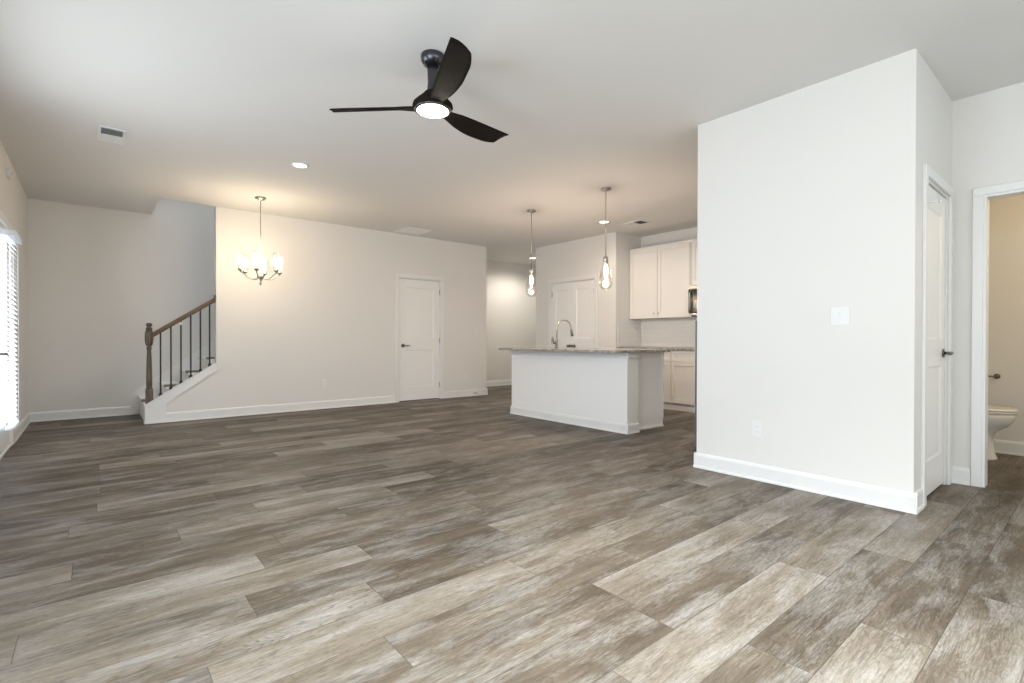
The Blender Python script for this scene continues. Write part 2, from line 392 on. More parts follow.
# ------------------------------------------------------------------ baseboards (profiled board and shoe)
def base_run(name, axis, face, a, b, side):
    """side: +1 when the room lies on the positive side of the wall face"""
    s = side; prof = [(0, 0), (.021, 0), (.021, .010), (.017, .019), (.0125, .019), (.0125, .098), (.009, .112), (.004, .120), (0, .120)]
    prof = [(face + s * d, z) for d, z in prof]; bm = B()
    prism(bm, prof, axis, a, b)
    return struct(name, bm, M['trim'])
CW = .062                                                     # casing width
base_run('baseboard_left', 'y', XL, YN, DY0 - CW, 1); base_run('baseboard_left_far', 'y', XL, DY1 + CW, YS, 1)
base_run('baseboard_stair', 'x', YS, XL, .42, -1)
base_run('baseboard_back', 'x', YW, .70, DB0 - CW, -1); base_run('baseboard_back_right', 'x', YW, DB1 + CW, XW1 + .02, -1)
base_run('baseboard_hall', 'x', YH, XW1, 8.8, -1)
base_run('baseboard_pantry', 'y', XP, PD1 + CW, YP1, -1); base_run('baseboard_pantry_right', 'y', XP, YP, PD0 - CW, -1)
base_run('baseboard_block', 'y', XBK, YB0 - .02, YB1 + .018, -1)
base_run('baseboard_block_side', 'x', YB0, XBK - .02, SD0 - CW, -1)
base_run('baseboard_block_end', 'x', YB1, XBK - .012, XBK + .115, 1)
base_run('baseboard_right', 'y', XR, BO1 + .058, YB0, -1); base_run('baseboard_right_near', 'y', XR, YN, BO0 - .058, -1)
base_run('baseboard_bathroom', 'y', XBW, -.98, 1.16, -1)
base_run('baseboard_near', 'x', YN, XL, XR, 1)
base_run('baseboard_alcove', 'x', YB0, SD1 + CW, XR, -1)

# ------------------------------------------------------------------ casings
def casing(bm, axis, face, a, b, top, side, w=CW, t=.018):
    """three flat boards round an opening on the wall face"""
    f0, f1 = sorted((face, face + side * t))
    def bx_(p, q, z0, z1):
        if axis == 'x': box(bm, f0, f1, p, q, z0, z1, .003)
        else: box(bm, p, q, f0, f1, z0, z1, .003)
    bx_(a - w, a, 0, top); bx_(b, b + w, 0, top); bx_(a - w, b + w, top, top + w)
def jamb(bm, axis, f0, f1, a, b, top, t=.014):
    def bx_(p, q, z0, z1):
        if axis == 'x': box(bm, f0, f1, p, q, z0, z1)
        else: box(bm, p, q, f0, f1, z0, z1)
    bx_(a, a + t, 0, top); bx_(b - t, b, 0, top); bx_(a + t, b - t, top - t, top)

# ------------------------------------------------------------------ panelled doors
def door_slab(bm, axis, face, side, a, b, z0, z1, panels, thick=.035, depth=.008, mould=.014):
    """slab whose visible face is at `face`, looking towards `side`; panels: (a0, a1, za, zb) recessed fields"""
    def V(p, z, d):                                           # d = depth behind the face
        q = face - side * d
        return bm.verts.new((q, p, z) if axis == 'x' else (p, q, z))
    as_ = sorted({a, b, *[v for p in panels for v in p[:2]]}); zs = sorted({z0, z1, *[v for p in panels for v in p[2:]]})
    def inside(p, q, r, s):
        return any(P[0] <= p + 1e-6 and P[1] >= q - 1e-6 and P[2] <= r + 1e-6 and P[3] >= s - 1e-6 for P in panels)
    for p, q in zip(as_, as_[1:]):
        for r, s in zip(zs, zs[1:]):
            if not inside(p, q, r, s): bm.faces.new([V(p, r, 0), V(q, r, 0), V(q, s, 0), V(p, s, 0)])
    for P in panels:
        o = [(P[0], P[2]), (P[1], P[2]), (P[1], P[3]), (P[0], P[3])]
        i = [(P[0] + mould, P[2] + mould), (P[1] - mould, P[2] + mould), (P[1] - mould, P[3] - mould), (P[0] + mould, P[3] - mould)]
        for k in range(4):
            j = (k + 1) % 4; bm.faces.new([V(*o[k], 0), V(*o[j], 0), V(*i[j], depth), V(*i[k], depth)])
        bm.faces.new([V(*c, depth) for c in i])
    bm.faces.new([V(a, z0, thick), V(b, z0, thick), V(b, z1, thick), V(a, z1, thick)])
    for (p, r), (q, s) in (((a, z0), (b, z0)), ((b, z0), (b, z1)), ((b, z1), (a, z1)), ((a, z1), (a, z0))):
        bm.faces.new([V(p, r, 0), V(q, s, 0), V(q, s, thick), V(p, r, thick)])
    bmesh.ops.remove_doubles(bm, verts=bm.verts[:], dist=1e-5)
def hinge(parent, axis, face, side, a, z, m='nickel'):
    bm = B(); f = face + side * .004
    if axis == 'y': lathe(bm, a, f, [(.0065, z - .045), (.0065, z + .045)], 10); box(bm, a - .012, a + .012, min(f, f - side * .004), max(f, f - side * .004), z - .042, z + .042)
    else: lathe(bm, f, a, [(.0065, z - .045), (.0065, z + .045)], 10); box(bm, min(f, f - side * .004), max(f, f - side * .004), a - .012, a + .012, z - .042, z + .042)
    obj('hinge', bm, M[m], parent)
def lever(parent, axis, face, side, a, z, dirn, m='dark_nickel', ln=.11):
    """round rose, neck and lever pointing along +/- the wall direction"""
    bm = B()
    def P(al, d, zz): return Vector((face + side * d, a + al, zz)) if axis == 'x' else Vector((a + al, face + side * d, zz))
    tube(bm, [P(0, 0, z), P(0, .008, z), P(0, .010, z)], [.031, .031, .026], 20)
    tube(bm, [P(0, .008, z), P(0, .045, z)], .011, 12)
    tube(bm, [P(0, .045, z), P(dirn * .02, .052, z), P(dirn * .06, .053, z - .002), P(dirn * ln, .050, z - .005)], [.012, .011, .0095, .008], 12)
    h_ = obj('door_handle', bm, M[m], parent); h_['label'] = 'dark satin metal lever handle'; return h_
def door_root(name, loc, label=None):
    o = bpy.data.objects.new(name, None); C.objects.link(o); o.location = loc; o['kind'] = 'structure'; W[o] = Vector(loc)
    if label: o['label'] = label; o['category'] = 'door'
    return o
# door_1: closet door in the back wall
d = door_root('door_1', (4.27, YW, 0), 'white two-panel closet door shut in the long back wall')
bm = B(); casing(bm, 'y', YW, DB0, DB1, 2.065, -1); jamb(bm, 'y', YW + .001, YW + .114, DB0, DB1, 2.065); obj('door_casing', bm, M['trim'], d)
bm = B(); a, b = DB0 + .017, DB1 - .017
door_slab(bm, 'y', YW + .012, -1, a, b, .016, 2.046, [(a + .115, b - .115, .24, .86), (a + .115, b - .115, 1.06, 1.91)]); obj('door_panel', bm, M['door'], d)
for z in (.25, 1.02, 1.86): hinge(d, 'y', YW + .010, -1, b + .004, z)
lever(d, 'y', YW + .012, -1, a + .066, .935, 1)
# door_2: pantry double door
d = door_root('door_2', (XP, 6.12, 0), 'white narrow double door to the pantry behind the island')
bm = B(); casing(bm, 'x', XP, PD0, PD1, 2.07, -1); jamb(bm, 'x', XP + .001, XP + .114, PD0, PD1, 2.07); obj('door_casing', bm, M['trim'], d)
md = (PD0 + PD1) / 2
for a, b in ((PD0 + .017, md - .002), (md + .002, PD1 - .017)):
    bm = B(); door_slab(bm, 'x', XP + .010, -1, a, b, .016, 2.050, [(a + .09, b - .09, .24, .86), (a + .09, b - .09, 1.06, 1.92)]); obj('door_leaf', bm, M['door'], d)
for hy in (PD0 + .013, PD1 - .013):
    for z in (.25, 1.02, 1.86): hinge(d, 'x', XP + .008, -1, hy, z)
for s in (-1, 1):
    bm = B(); y = md + s * .055
    tube(bm, [(XP + .010, y, .925), (XP + .002, y, .925), (XP - .02, y, .925), (XP - .032, y, .925), (XP - .052, y, .925), (XP - .058, y, .925)], [.030, .030, .011, .022, .027, .015], 18)
    k = obj('door_knob', bm, M['dark_nickel'], d); k['label'] = 'round dark satin knob'
# door_3: closet door in the side of the block
d = door_root('door_3', (4.36, YB0, 0), 'white two-panel door in the short side wall beside the bathroom doorway')
bm = B(); casing(bm, 'y', YB0, SD0, SD1, 2.065, -1); jamb(bm, 'y', YB0 + .001, YB0 + .114, SD0, SD1, 2.065); obj('door_casing', bm, M['trim'], d)
bm = B(); a, b = SD0 + .017, SD1 - .017
door_slab(bm, 'y', YB0 + .014, -1, a, b, .018, 2.046, [(a + .11, b - .11, .24, .86), (a + .11, b - .11, 1.04, 1.91)]); obj('door_panel', bm, M['door'], d)
for z in (.27, 1.03, 1.86): hinge(d, 'y', YB0 + .012, -1, a - .004, z)
lever(d, 'y', YB0 + .014, -1, b - .050, .945, -1, ln=.10)
bm = B(); tube(bm, [(a, YB0 + .002, 1.905), (a + .02, YB0 - .035, 1.905), (a + .035, YB0 - .06, 1.905)], [.006, .005, .005], 8); tube(bm, [(a + .035, YB0 - .06, 1.905), (a + .041, YB0 - .07, 1.905)], .010, 10)
hs = obj('hinge_stop', bm, M['plastic'], d); hs['label'] = 'white tipped hinge-pin door stop'
# door_4: glazed patio door in the left wall, with lever and blind
d = door_root('door_4', (XL, 6.5, 0), 'glazed white patio door in the left wall')
bm = B(); casing(bm, 'x', XL, DY0, DY1, DZ, 1, .075); jamb(bm, 'x', XL - .139, XL - .001, DY0, DY1, DZ, .02); obj('door_casing', bm, M['trim'], d)
bm = B(); x0, x1 = XL - .050, XL - .006; a, b = DY0 + .022, DY1 - .022; zt = DZ - .024
box(bm, x0, x1, a, a + .165, .02, zt); box(bm, x0, x1, b - .165, b, .02, zt); box(bm, x0, x1, a + .165, b - .165, zt - .10, zt); box(bm, x0, x1, a + .165, b - .165, .02, .26)
dl = obj('door_leaf', bm, M['door'], d)
bm = B(); box(bm, XL - .034, XL - .028, a + .165, b - .165, .26, zt - .10); obj('glass_pane', bm, M['pane'], dl)
bm = B(); box(bm, XL - .135, XL + .01, DY0, DY1, 0.0, .018); obj('threshold', bm, M['trim'], d)
lever(d, 'x', XL - .006, 1, DY0 + .125, .905, 1, 'dark_nickel', .11)

# bathroom doorway casing
bm = B(); casing(bm, 'x', XR, BO0, BO1, 2.055, -1, .056, .018); jamb(bm, 'x', XR - .004, XR + .119, BO0, BO1, 2.055, .016)
o = struct('trim_1', bm, M['trim'])

# ------------------------------------------------------------------ windows out of the frame (they light the room)
for i, (a, b) in enumerate(LEFT_WIN + BACK_WIN):
    lft = i < len(LEFT_WIN)
    bm = B()
    def bx2(p, q, z0, z1, f0, f1):
        if lft: box(bm, XL - f1, XL - f0, p, q, z0, z1)
        else: box(bm, p, q, YN - f1, YN - f0, z0, z1)
    for p, q, z0, z1 in ((a, a + .05, .55, 2.35), (b - .05, b, .55, 2.35), (a + .05, b - .05, 2.30, 2.35), (a + .05, b - .05, .55, .60), (a + .05, b - .05, 1.43, 1.47)):
        bx2(p, q, z0, z1, .03, .10)
    wf = struct('window_%d' % (i + 1), bm, M['trim'])
    bm = B(); bx2(a + .05, b - .05, .60, 2.30, .06, .066)
    pn = obj('glass_pane', bm, M['pane'], wf)

# ------------------------------------------------------------------ blind on the patio door
t = thing('window_blind', 'long white slatted blind glowing over the glazed door at left edge', 'blind', (XL + .05, 6.43, .235))
BX = XL + .052; BY0, BY1 = 6.165, 6.690
bm = B(); box(bm, XL + .006, BX + .048, BY0 - .012, BY1 + .012, 1.935, 1.985, .004); obj('valance', bm, M['blind'], t)
bm = B(); z = 1.925
while z > .27:
    th = math.radians(52)
    dx, dz = .025 * math.cos(th), .025 * math.sin(th)
    prism(bm, [(BX - dx, z + dz), (BX + dx, z - dz), (BX + dx + .002, z - dz + .002), (BX - dx + .002, z + dz + .002)], 'y', BY0, BY1); z -= .043
obj('slats', bm, M['blind'], t)
bm = B(); box(bm, BX - .025, BX + .025, BY0, BY1, .235, .258, .004); obj('bottom_rail', bm, M['blind'], t)
for y in (BY0 + .09, BY1 - .09):
    bm = B(); box(bm, BX + .026, BX + .028, y - .004, y + .004, .25, 1.94); box(bm, BX - .028, BX - .026, y - .004, y + .004, .25, 1.94); obj('ladder_cord', bm, M['blind'], t)

# small white sensor on the left wall
bm = B(); box(bm, XL, XL + .030, 6.60, 6.78, 2.555, 2.625, .004)
t = thing('wall_sensor', 'small white sensor box high on the left wall above the blind', 'sensor', (XL, 6.7, 2.555)); obj('housing', bm, M['plastic'], t)
bm = B(); box(bm, XL + .030, XL + .033, 6.65, 6.68, 2.575, 2.60, .001); obj('sensor_lens', bm, M['slot'], t)

# ------------------------------------------------------------------ staircase
def stz(x): return .219 + .665 * (x - .496)                   # top edge of the sloped skirt
t = thing('staircase', 'carpeted staircase with wooden tread ends climbing right behind the back wall', 'staircase', (.49, 8.05, 0))
bm = B()
# knee wall under the rail, flush with the back wall
prism(bm, [(.50, 0), (XW0, 0), (XW0, stz(XW0) - .012), (.50, .21)], 'y', YW + .001, YW + .114); struct('wall_stair_knee', bm, M['wall'])
bm = B()                                                      # sloped skirt board with its plumb foot
prism(bm, [(.486, 0), (.70, 0), (.70, .125), (.70, .232), (XW0 + .0, stz(XW0) - .095), (XW0 + .0, stz(XW0)), (.486, .213)], 'y', YW - .014, YW); 
prism(bm, [(.478, 0), (.70, 0), (.70, .016), (.478, .016)], 'y', YW - .021, YW - .014)
prism(bm, [(.478, 0), (.486, 0), (.486, .018), (.478, .018)], 'y', YW - .021, YW + .114)
prism(bm, [(.486, 0), (.50, 0), (.50, .215), (.486, .213)], 'y', YW, YW + .114)
prism(bm, [(.480, .208), (XW0, stz(XW0) - .012), (XW0, stz(XW0) + .010), (.480, .228)], 'y', YW - .020, YW + .120)
struct('trim_2', bm, M['trim'])
bm = B()                                                      # skirt on the far wall
RUN, RISE, N0X, N0Z = .235, .172, .475, .262
far = lambda x: .30 + .732 * (x - .41)
prism(bm, [(.395, 0), (3.6, 2.2), (3.6, far(3.6)), (.42, far(.42) ), (.395, .27)], 'y', YS - .016, YS - .002); obj('far_skirt_board', bm, M['trim'], t)
bm = B(); prof = [(N0X + .02, 0)]
NS = 13
for k in range(NS):
    x, z = N0X + RUN * k, N0Z + RISE * k
    prof += [(x + .02, z - .035), (x, z - .030), (x - .004, z - .015), (x, z - .002), (x + .012, z)]
    if k < NS - 1: prof += [(x + RUN + .02, z)]
prof += [(N0X + RUN * NS, N0Z + RISE * (NS - 1)), (N0X + RUN * NS, N0Z + RISE * (NS - 1) - .35), (N0X + .30, 0)]
prism(bm, prof, 'y', YW + .122, YS - .017); obj('carpeted_steps', bm, M['carpet'], t)
for k in range(4):
    x, z = N0X + RUN * k, N0Z + RISE * k
    bm = B(); box(bm, x - .010, x + .19, YW + .1215, YW + .31, z - .016, z + .016, .012); tp = obj('tread_cap', bm, M['oak_x'], t); tp['label'] = 'stained wooden tread end'

t = thing('stair_railing', 'short stair railing with stained wood newel, handrail and black iron balusters', 'railing', (.53, YW + .055, .24))
NY = YW + .055
def sq(bm, cx, cy, prof):                                     # square tapered post
    rings = [[bm.verts.new((cx + sx * r, cy + sy * r, z)) for sx, sy in ((-1, -1), (1, -1), (1, 1), (-1, 1))] for r, z in prof]
    for a, b in zip(rings, rings[1:]):
        for k in range(4): bm.faces.new((a[k], a[(k + 1) % 4], b[(k + 1) % 4], b[k]))
    bm.faces.new(rings[0][::-1]); bm.faces.new(rings[-1])
bm = B(); sq(bm, .533, NY, [(.038, .23), (.038, .40), (.036, .42)])
lathe(bm, .533, NY, [(.034, .42), (.034, .435), (.027, .445), (.032, .46), (.031, .56), (.026, .80), (.022, .90), (.028, .915), (.028, .93), (.022, .94), (.030, .955)], 20)
lathe(bm, .533, NY, [(.032, .955), (.036, .965), (.043, 1.00), (.045, 1.06), (.042, 1.11), (.034, 1.145)], 8)
lathe(bm, .533, NY, [(.026, 1.145), (.034, 1.16), (.034, 1.172), (.022, 1.18), (.022, 1.19), (.034, 1.205), (.032, 1.225), (.012, 1.235)], 20)
obj('newel_post', bm, M['oak_z'], t)
rz = lambda x: 1.095 + .70 * (x - .57)
bm = B()
pr = [(-.030, -.028), (-.016, -.040), (.016, -.040), (.030, -.028), (.034, -.005), (.026, .016), (.010, .026), (-.010, .026), (-.026, .016), (-.034, -.005)]
A = [bm.verts.new((.568, NY + y, rz(.568) + z)) for y, z in pr]; Bv = [bm.verts.new((XW0 - .012, NY + y, rz(XW0 - .012) + z)) for y, z in pr]
bm.faces.new(A[::-1]); bm.faces.new(Bv)
for i in range(len(pr)): j = (i + 1) % len(pr); bm.faces.new((A[i], A[j], Bv[j], Bv[i]))
obj('handrail', bm, M['oak_x'], t)
bm = B(); tube(bm, [(XW0, NY, rz(XW0)), (XW0 - .012, NY, rz(XW0)), (XW0 - .016, NY, rz(XW0))], [.056, .056, .046], 20); obj('wall_rosette', bm, M['oak_x'], t)
for x in (.648, .756, .862, .968, 1.075, 1.179):
    z0 = stz(x) + .012
    bm = B(); box(bm, x - .0085, x + .0085, NY - .0085, NY + .0085, z0, rz(x) - .035); bl = obj('baluster', bm, M['iron'], t)
    bm = B(); sq(bm, x, NY, [(.019, z0 - .012), (.019, z0 + .014), (.010, z0 + .034)]); obj('baluster_shoe', bm, M['iron'], bl)
    if abs(x - .862) < .01:
        bm = B(); box(bm, x - .010, x + .010, NY - .010, NY - .007, rz(x) - .085, rz(x) - .048); g = obj('paper_tag', bm, M['roller'], bl); g['label'] = 'small white paper tag'

# ------------------------------------------------------------------ ceiling fan
FX, FY = 1.607, 2.690
t = thing('ceiling_fan', 'dark three-blade ceiling fan with round lit lens on ceiling', 'ceiling fan', (FX, FY, H))
bm = B(); lathe(bm, FX, FY, [(.072, H), (.074, H - .010), (.072, H - .032), (.058, H - .056), (.036, H - .066)], 32); obj('canopy', bm, M['bronze'], t)
bm = B(); lathe(bm, FX, FY, [(.036, H - .07), (.033, H - .11), (.031, H - .17), (.036, H - .215), (.050, H - .245)], 28); obj('neck', bm, M['bronze'], t)
zc = 2.474
bm = B(); lathe(bm, FX, FY, [(.050, zc + .075), (.070, zc + .052), (.095, zc + .030), (.120, zc + .004), (.124, zc - .012), (.113, zc - .030)], 40); obj('motor_housing', bm, M['fan_blade'], t)
bm = B(); lathe(bm, FX, FY, [(.113, zc - .018), (.113, zc - .034), (.104, zc - .038)], 40); obj('lens_ring', bm, M['bronze'], t)
bm = B(); lathe(bm, FX, FY, [(.104, zc - .028), (.103, zc - .036), (.085, zc - .042), (.045, zc - .046), (.003, zc - .047)], 40); ln = obj('light_lens', bm, M['lens'], t); ln['label'] = 'round glowing white lens'
def blade_mesh(phi):
    bm = B(); secs = []; NR = 26; NC = 8
    for i in range(NR + 1):
        s = i / NR; r = .06 + s * .622
        w_l = .040 + .008 * math.sin(min(1, s * 1.6) * PI * .5)                       # straighter, raised edge
        w_t = .034 + .062 * math.sin(min(1, max(0, s - .02) / .60) * PI * .5) ** 1.3    # bellied, lower edge
        if s > .80: w_t -= (s - .80) ** 1.6 * .30
        bend = 0
        tilt = math.radians((23 - 4 * s) * min(1, s / .26))
        zr = -.022 + .030 * s; thk = .018 * (1 - .5 * s)
        secs.append((r, w_l + bend, -w_t + bend, tilt, zr, thk))
    d_ = Vector((math.cos(phi), math.sin(phi), 0)); c_ = Vector((math.sin(phi), -math.cos(phi), 0)); zt_ = Vector((0, 0, 1))
    top, bot = [], []
    for (r, cl_, ct, tilt, zr, thk) in secs:
        s_ = (r - .06) / .622
        ca = c_ * math.cos(tilt) + zt_ * math.sin(tilt); na = zt_ * math.cos(tilt) - c_ * math.sin(tilt)
        T, Bo = [], []
        for k in range(NC + 1):
            q = k / NC; cc = cl_ * q + ct * (1 - q); camb = .010 * math.sin(q * PI); e = thk * (math.sin(q * PI) ** .5 if 0 < q < 1 else 0) + .0012
            rr_ = r - s_ ** 3 * .036 * (1 - q)
            P = Vector((FX, FY, zc + zr)) + d_ * rr_ + ca * cc + na * camb
            T.append(bm.verts.new(P + na * e * .5)); Bo.append(bm.verts.new(P - na * e * .5))
        top.append(T); bot.append(Bo)
    for X, flip in ((top, 0), (bot, 1)):
        for a, b in zip(X, X[1:]):
            for k in range(NC): bm.faces.new((a[k], a[k + 1], b[k + 1], b[k])).smooth = True
    for i in range(NR):
        bm.faces.new((top[i][0], top[i + 1][0], bot[i + 1][0], bot[i][0])); bm.faces.new((top[i][NC], top[i + 1][NC], bot[i + 1][NC], bot[i][NC]))
    for e_ in (0, NR):
        for k in range(NC): bm.faces.new((top[e_][k], top[e_][k + 1], bot[e_][k + 1], bot[e_][k]))
    return bm
for ph in (11, 131, -110): obj('blade', blade_mesh(math.radians(ph)), M['fan_blade'], t)
point('fan', (FX, FY, zc - .10), *LT['fan'], .09)

# ------------------------------------------------------------------ chandelier
CX, CYc = 1.587, 6.731
t = thing('chandelier', 'brushed nickel chandelier with six lit glass cups on thin rod', 'chandelier', (CX, CYc, H))
bm = B(); lathe(bm, CX, CYc, [(.062, H), (.064, H - .010), (.055, H - .022), (.018, H - .030), (.010, H - .045)], 28); obj('canopy', bm, M['nickel'], t)
bm = B(); tube(bm, [(CX, CYc, H - .03), (CX, CYc, 1.98)], .0055, 10); obj('rod', bm, M['nickel'], t)
bm = B(); lathe(bm, CX, CYc, [(.006, 2.0), (.012, 1.99), (.010, 1.95), (.009, 1.86), (.020, 1.845), (.036, 1.825), (.040, 1.800), (.030, 1.782), (.012, 1.772), (.008, 1.74), (.014, 1.725), (.014, 1.712), (.004, 1.698)], 24); obj('centre_column', bm, M['nickel'], t)
a0 = math.atan2(-rt.y, -rt.x)
for k in range(6):
    # arm angles measured from the direction towards the camera
    az = math.atan2(-CYc, -CX) + math.radians(-11 + 60 * k) 
    dx, dy = math.cos(az), math.sin(az); R_ = .226
    px, py = CX + dx * R_, CYc + dy * R_
    bm = B(); pts = []
    for i in range(13):
        s = i / 12; pts.append((CX + dx * R_ * s, CYc + dy * R_ * s, 1.80 - .030 * math.sin(min(1, s * 1.25) * PI) + (.045 * max(0, (s - .6) / .4) ** 1.6)))
    tube(bm, pts, .0050, 8); arm = obj('arm', bm, M['nickel'], t)
    bm = B(); lathe(bm, px, py, [(.006, 1.835), (.008, 1.850), (.026, 1.860), (.030, 1.870), (.030, 1.878), (.012, 1.882), (.011, 1.915), (.009, 1.918)], 18); obj('cup', bm, M['nickel'], arm)
    bm = B(); lathe(bm, px, py, [(.027, 1.878), (.040, 1.905), (.047, 1.950), (.045, 2.00), (.036, 2.06), (.031, 2.085)], 24, cap=False); sh = obj('glass_shade', bm, M['shade'], arm)
    bm = B(); lathe(bm, px, py, [(.008, 1.912), (.016, 1.930), (.021, 1.955), (.018, 1.985), (.009, 2.010), (.002, 2.022)], 16); obj('bulb', bm, M['bulb'], arm)
    point('chand', (px, py, 2.035), *LT['chand'], .03)

# ------------------------------------------------------------------ island pendants
PX_, PY_ = 4.539, 3.759
t = thing('pendant_light', 'clear glass teardrop pendant over the right end of the island', 'pendant light', (PX_, PY_, H), 'pendants over the island')
bm = B(); lathe(bm, PX_, PY_, [(.060, H), (.062, H - .008), (.058, H - .020), (.016, H - .026), (.008, H - .04)], 28); obj('canopy', bm, M['nickel'], t)
bm = B(); tube(bm, [(PX_, PY_, H - .03), (PX_, PY_, 1.99)], .005, 10); obj('rod', bm, M['nickel'], t)
bm = B(); lathe(bm, PX_, PY_, [(.008, 2.00), (.026, 1.992), (.029, 1.985), (.029, 1.925), (.020, 1.915), (.016, 1.90)], 20); obj('socket', bm, M['nickel'], t)
bm = B(); lathe(bm, PX_, PY_, [(.030, 1.935), (.034, 1.90), (.052, 1.84), (.071, 1.775), (.080, 1.715), (.076, 1.665), (.058, 1.632), (.030, 1.616), (.002, 1.612)], 32, cap=False); obj('glass_shade', bm, M['shade'], t)
bm = B(); lathe(bm, PX_, PY_, [(.012, 1.905), (.018, 1.880), (.027, 1.850), (.024, 1.815), (.012, 1.760), (.004, 1.735)], 18); obj('bulb', bm, M['bulb'], t)
dup(t, (4.545, 5.044, H), 'clear glass teardrop pendant over the left end of the island')
for p in ((PX_, PY_, 1.70), (4.545, 5.044, 1.70)): point('pend', p, *LT['pend'], .04)

# ------------------------------------------------------------------ recessed ceiling lights
rx, ry = 1.594, 5.222
t = thing('recessed_light', 'round lit recessed ceiling light left of the fan above open floor', 'recessed light', (rx, ry, H), 'recessed ceiling lights')
bm = B(); lathe(bm, rx, ry, [(.060, H), (.088, H), (.086, H - .006), (.064, H - .009), (.060, H - .001)], 32, cap=False); obj('trim_ring', bm, M['trim'], t)
bm = B(); lathe(bm, rx, ry, [(.062, H - .001), (.060, H - .005), (.003, H - .006)], 32); obj('lens', bm, M['lens'], t)
dup(t, (5.79, 4.83, H), 'recessed kitchen ceiling light seen just behind the right pendant rod')
dup(t, (7.20, 7.95, H), 'recessed hallway ceiling light seen behind the left pendant rod')
dup(t, (5.80, 2.90, H), 'added unseen kitchen ceiling light behind the white block wall')  # unseen lamp added to light the kitchen behind the block
NEAR = ((.45, .95), (1.65, .95), (.45, -.35), (1.65, -.35))  # unseen ceiling lights added to brighten the near floor
for q, w_ in zip(NEAR, ('nearest the left wall, ahead of the camera', 'nearest the fan', 'in the near left corner of the room', 'close to the near wall')):
    dup(t, (*q, H), 'added unseen ceiling light brightening the near floor, ' + w_); spot('rec4', (*q, H - .02), *LT['rec4'], 96)
for i, (x, y) in enumerate(((1.594, 5.222), (5.79, 4.83), (7.20, 7.95), (5.80, 2.90))):
    spot('rec%d' % i, (x, y, H - .02), *LT['rec%d' % i], 165)

# ------------------------------------------------------------------ ceiling registers
def register(name, label, x0, x1, y0, y1, along, n, split=False, dm='vent_dark'):
    t = thing(name, label, 'vent', ((x0 + x1) / 2, (y0 + y1) / 2, H)); w = .022
    bm = B(); z0 = H - .008
    box(bm, x0, x0 + w, y0, y1, z0, H); box(bm, x1 - w, x1, y0, y1, z0, H); box(bm, x0 + w, x1 - w, y0, y0 + w, z0, H); box(bm, x0 + w, x1 - w, y1 - w, y1, z0, H)
    if split: ym = (y0 + y1) / 2; box(bm, x0 + w, x1 - w, ym - .005, ym + .005, z0, H)
    obj('frame', bm, M['trim'], t)
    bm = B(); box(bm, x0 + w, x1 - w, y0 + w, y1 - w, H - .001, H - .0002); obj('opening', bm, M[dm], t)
    bm = B()
    L0, L1 = (y0 + w, y1 - w) if along == 'x' else (x0 + w, x1 - w)
    for i in range(n):
        c = L0 + (L1 - L0) * (i + .5) / n; s = 1
        if split and i < n / 2: s = -1
        hw = (L1 - L0) / n * .52
        pr_ = [(c - hw * .75, H - .001 if s > 0 else H - .010), (c + hw * .75, H - .010 if s > 0 else H - .001), (c + hw * .75, H - .009 if s > 0 else H - .0002), (c - hw * .75, H - .0002 if s > 0 else H - .009)]
        if along == 'x': prism(bm, pr_, 'x', x0 + w, x1 - w)
        else: prism(bm, pr_, 'y', y0 + w, y1 - w)
    obj('louvres', bm, M['trim'], t); return t
register('ceiling_vent', 'two-way white and grey ceiling vent above the left side of the room', .035, .222, 5.30, 5.69, 'x', 12, True)
register('return_grille', 'wide low-contrast return grille in ceiling by the back wall', 3.72, 4.17, 7.0, 7.42, 'x', 20, False, 'trim')
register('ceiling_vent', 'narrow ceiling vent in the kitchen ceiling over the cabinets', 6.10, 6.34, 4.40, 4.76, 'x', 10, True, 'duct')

# ------------------------------------------------------------------ switches and outlets
def plate(kind, axis, face, side, c, z, gangs, label):
    w = .072 + .034 * (gangs - 1); hh = .118
    P = (face, c, z - hh / 2) if axis == 'x' else (c, face, z - hh / 2)
    t = thing(kind, label, 'outlet' if 'outlet' in kind else 'switch', P)
    def bx(bm, a, b, z0, z1, d0, d1, bev=0):
        f0, f1 = sorted((face + side * d0, face + side * d1))
        if axis == 'x': box(bm, f0, f1, a, b, z0, z1, bev)
        else: box(bm, a, b, f0, f1, z0, z1, bev)
    bm = B(); bx(bm, c - w / 2, c + w / 2, z - hh / 2, z + hh / 2, 0, .006, .002); obj('cover_plate', bm, M['plastic'], t)
    for g in range(gangs):
        cc = c + (g - (gangs - 1) / 2) * .042
        if 'switch' in kind:
            bm = B(); bx(bm, cc - .016, cc + .016, z - .033, z + .033, .005, .0075, .001); rk = obj('rocker', bm, M['plastic'], t)
            bm = B(); bx(bm, cc - .0145, cc + .0145, z + .002, z + .031, .0075, .010, .001); obj('paddle', bm, M['plastic'], rk)
        else:
            for dz in (-.0195, .0195):
                bm = B(); bx(bm, cc - .0165, cc + .0165, z + dz - .014, z + dz + .014, .005, .0075, .001); rc = obj('receptacle', bm, M['plastic'], t)
                bm = B(); bx(bm, cc - .008, cc - .006, z + dz - .004, z + dz + .006, .0072, .0078); bx(bm, cc + .006, cc + .008, z + dz - .004, z + dz + .006, .0072, .0078); bx(bm, cc - .002, cc + .002, z + dz - .010, z + dz - .006, .0072, .0078); obj('slots', bm, M['slot'], rc)
plate('light_switch', 'x', XBK, -1, 1.157, 1.193, 2, 'white two-gang light switch on the bright block wall')
plate('wall_outlet', 'x', XBK, -1, 1.690, .377, 1, 'white outlet low on the bright block wall')
plate('light_switch', 'y', YW, -1, 5.435, 1.184, 2, 'white light switch on the back wall right of the closet door')
plate('wall_outlet', 'y', YW, -1, 2.643, .376, 1, 'white outlet low on the back wall below the chandelier side')
plate('wall_outlet', 'y', YW, -1, 5.185, .365, 2, 'white outlet low on the back wall right of the closet door')
